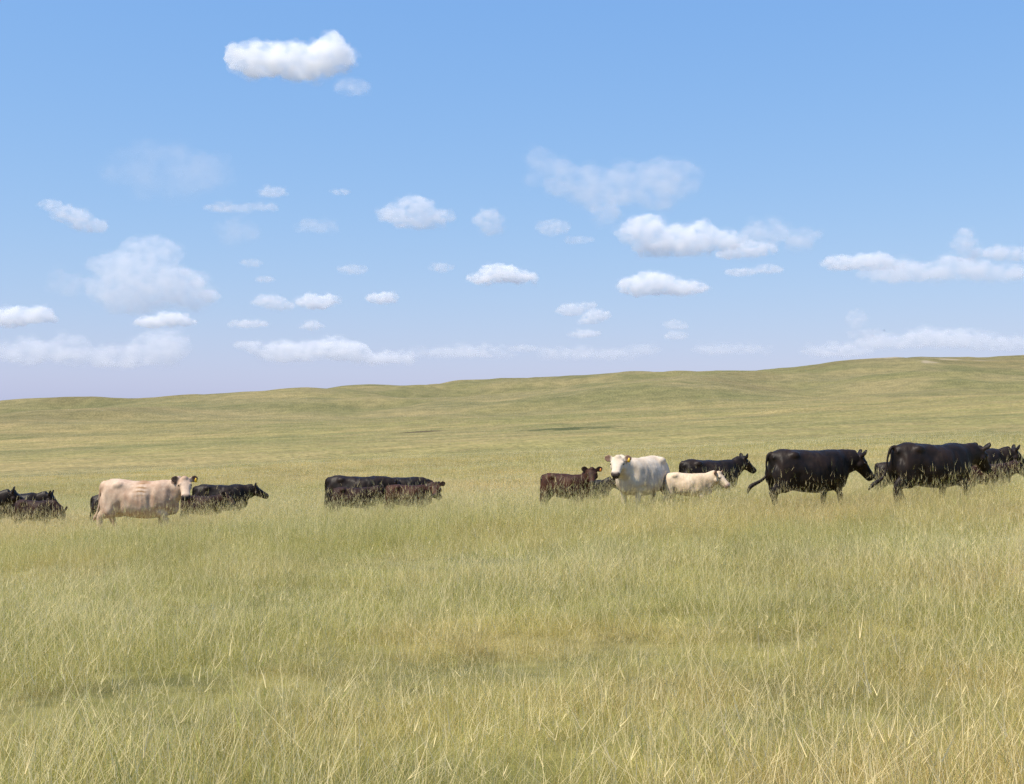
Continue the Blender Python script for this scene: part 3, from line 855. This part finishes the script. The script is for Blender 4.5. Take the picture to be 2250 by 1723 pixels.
def clump(name, seed, radius, nleaf, nstem, nsprawl, wmul=1.0, seg=4, hmul=1.0, spread=0.6, tuss=0.55, smul=1.0):
    """a patch of sward: tussocks of leaves, loose leaves between them, straw stems standing and fallen across"""
    rng = np.random.default_rng(seed)
    V, Fc, T = [], [], []
    nt_ = max(3, int(radius * radius * 55))
    cen = []
    for k in range(nt_):
        r = radius * math.sqrt(rng.random()); a = rng.uniform(0, 6.28)
        cen.append((r * math.cos(a), r * math.sin(a), rng.uniform(0.05, 0.10), rng.uniform(0.75, 1.3), rng.uniform(-0.22, 0.22)))
    for k in range(nleaf):
        if rng.random() < tuss:
            cx, cy_, cr, ch, ct = cen[rng.integers(nt_)]
            a = rng.uniform(0, 6.28); r = abs(rng.normal(0, cr))
            x, y = cx + r * math.cos(a), cy_ + r * math.sin(a)
            az = a + rng.normal(0, 0.7)
        else:
            r = radius * math.sqrt(rng.random()); a = rng.uniform(0, 6.28)
            x, y, ch, ct, az = r * math.cos(a), r * math.sin(a), 0.9, 0.0, rng.uniform(0, 6.28)
        tone = rng.choice([rng.uniform(0.25, 0.5), rng.uniform(0.55, 1.0), rng.uniform(0.0, 0.2)], p=[0.42, 0.44, 0.14])
        if tone > 0.25: tone = min(1.0, max(0.25, tone + ct))
        h = hmul * ch * rng.uniform(0.06, 0.20) * (1.0 if rng.random() < 0.82 else 1.45)
        blade(V, Fc, T, rng, x, y, h, wmul * rng.uniform(0.0018, 0.0034), abs(rng.normal(0, spread)), az, rng.normal(0.5, 0.6), seg, tone, rng.random())
    nl = len(Fc)
    for k in range(nstem + nsprawl):
        fall = k >= nstem
        r = radius * math.sqrt(rng.random()); a = rng.uniform(0, 6.28)
        h = smul * (rng.uniform(0.20, 0.48) if not fall else rng.uniform(0.35, 0.62))
        az = rng.uniform(0, 6.28)
        tone = rng.uniform(0.6, 1.0) if rng.random() < 0.85 else rng.uniform(0.3, 0.5)
        ln = abs(rng.normal(0.12, 0.28)) if not fall else rng.uniform(0.35, 1.1)
        x, y, z = blade(V, Fc, T, rng, r * math.cos(a), r * math.sin(a), h, wmul * rng.uniform(0.0018, 0.0030), ln, az, rng.normal(0.08, 0.22), seg, tone, rng.random() * 0.9 + 0.25, tipw=0.4)
        if rng.random() < 0.4:                   # narrow seed head
            for q in range(2):
                blade(V, Fc, T, rng, x, y, h * rng.uniform(0.10, 0.2), wmul * rng.uniform(0.0022, 0.0036), ln + rng.normal(0.0, 0.22), az + rng.normal(0, 0.5), rng.normal(0, 0.3), 2, tone, rng.random() * 0.9 + 0.3, base_z=z - 0.05)
    me = bpy.data.meshes.new(name)
    me.from_pydata(V, [], Fc)
    ca = me.color_attributes.new('tone', 'FLOAT_COLOR', 'POINT')
    ca.data.foreach_set('color', np.array(T, np.float32).ravel())
    me.materials.append(LEAF_M); me.materials.append(STEM_M)
    mi = np.zeros(len(Fc), np.int32); mi[nl:] = 1
    me.polygons.foreach_set('material_index', mi)
    me.polygons.foreach_set('use_smooth', np.ones(len(Fc), bool))
    me.update()
    return bpy.data.objects.new(name, me)

def grass_field(name, label, clumps, y0, y1, dens, seed, margin=1.18, sc=(0.8, 1.25), fade0=0.0, fade1=0.0):
    """clumps scattered over the sod between two distances, one object"""
    rng = np.random.default_rng(seed)
    hw = 0.402 * margin
    d = 1.0 / math.sqrt(dens)                     # jittered rows, so that no bare holes are left
    gx, gy = np.meshgrid(np.arange(-(hw * y1 + 1.5), hw * y1 + 1.5, d), np.arange(y0, y1, d))
    x = gx.ravel() + rng.uniform(-0.5, 0.5, gx.size) * d; y = gy.ravel() + rng.uniform(-0.5, 0.5, gx.size) * d
    ok = np.abs(x) < hw * y + 1.5
    x, y = x[ok], y[ok]; n = len(x)
    keep = np.ones(n, bool)
    if fade0: keep &= rng.random(n) < np.clip((y - y0) / fade0, 0, 1)
    if fade1: keep &= rng.random(n) < np.clip((y1 - y) / fade1, 0, 1)
    x, y = x[keep], y[keep]; n = len(x)
    co = np.stack([x, y, ground_z(x, y)], -1)
    tall = 1.0 + 0.30 * vnoise(x / 2.4, y / 2.0, 43) + 0.22 * vnoise(x / 5.5, y / 4.0, 45)
    tall = 1.0 + (tall - 1.0) * smooth(30, 15, y) * 0.6 + (tall - 1.0) * 0.4
    tall = tall * (1 - 0.5 * hollow(x, y))
    tall = tall * (1 - 0.26 * smooth(14, 17, y) * smooth(27, 20, y))
    scl = rng.uniform(*sc, n) * tall
    me = bpy.data.meshes.new(name)
    me.vertices.add(n); me.vertices.foreach_set('co', co.ravel())
    at = me.attributes.new('rot', 'FLOAT_VECTOR', 'POINT')
    rot = np.stack([rng.normal(0, 0.025, n), rng.normal(0, 0.025, n) - 0.043, rng.uniform(0, 6.283, n)], -1)
    at.data.foreach_set('vector', rot.ravel())
    at = me.attributes.new('size', 'FLOAT', 'POINT'); at.data.foreach_set('value', scl)
    at = me.attributes.new('pick', 'INT', 'POINT'); at.data.foreach_set('value', rng.integers(0, len(clumps), n).astype(np.int32))
    at = me.attributes.new('soil', 'FLOAT_COLOR', 'POINT')
    at.data.foreach_set('color', np.concatenate([ground_tint(x, y), np.ones((n, 1))], 1).astype(np.float32).ravel())
    col = bpy.data.collections.new(name + '_tufts')
    for c in clumps: col.objects.link(c)
    o = bpy.data.objects.new(name, me); COL.objects.link(o)
    ng = bpy.data.node_groups.new(name, 'GeometryNodeTree')
    ng.interface.new_socket('Geometry', in_out='INPUT', socket_type='NodeSocketGeometry')
    ng.interface.new_socket('Geometry', in_out='OUTPUT', socket_type='NodeSocketGeometry')
    gi = ng.nodes.new('NodeGroupInput'); go = ng.nodes.new('NodeGroupOutput')
    ci = ng.nodes.new('GeometryNodeCollectionInfo'); ci.inputs[0].default_value = col
    ci.inputs['Separate Children'].default_value = True; ci.inputs['Reset Children'].default_value = True
    ip = ng.nodes.new('GeometryNodeInstanceOnPoints'); ip.inputs['Pick Instance'].default_value = True
    def attr(nm, t):
        a = ng.nodes.new('GeometryNodeInputNamedAttribute'); a.data_type = t; a.inputs[0].default_value = nm
        return a.outputs[0]
    L = ng.links.new
    L(gi.outputs[0], ip.inputs['Points']); L(ci.outputs[0], ip.inputs['Instance'])
    L(attr('pick', 'INT'), ip.inputs['Instance Index'])
    e2r = ng.nodes.new('FunctionNodeEulerToRotation'); L(attr('rot', 'FLOAT_VECTOR'), e2r.inputs[0]); L(e2r.outputs[0], ip.inputs['Rotation'])
    L(attr('size', 'FLOAT'), ip.inputs['Scale'])
    L(ip.outputs[0], go.inputs[0])
    md = o.modifiers.new('grass', 'NODES'); md.node_group = ng
    o['kind'] = 'stuff'; o['label'] = label; o['category'] = 'grass'
    print('GRASS', name, n)
    return o

near = [clump('sward', 10 + k, 0.50, 2300, 34, 40, 0.9, 4, spread=0.85) for k in range(7)]
grass_field('prairie_grass', 'tall straw and green grass in the foreground before the cattle', near, 3.2, 19.0, 4.4, 1, fade1=3.0)
mid = [clump('sward', 40 + k, 0.75, 1800, 90, 40, 1.0, 3, spread=0.82, hmul=2.25, smul=1.25) for k in range(6)]
grass_field('prairie_grass', 'grass standing round the legs of the cattle', mid, 16.0, 62.0, 1.8, 2, fade0=3.0, fade1=10.0)
far = [clump('sward', 70 + k, 1.6, 1900, 100, 0, 2.8, 2) for k in range(5)]
grass_field('prairie_grass', 'paler grass of the meadow rising behind the cattle', far, 52.0, 150.0, 0.42, 3, margin=1.12, fade0=10.0, fade1=70.0)
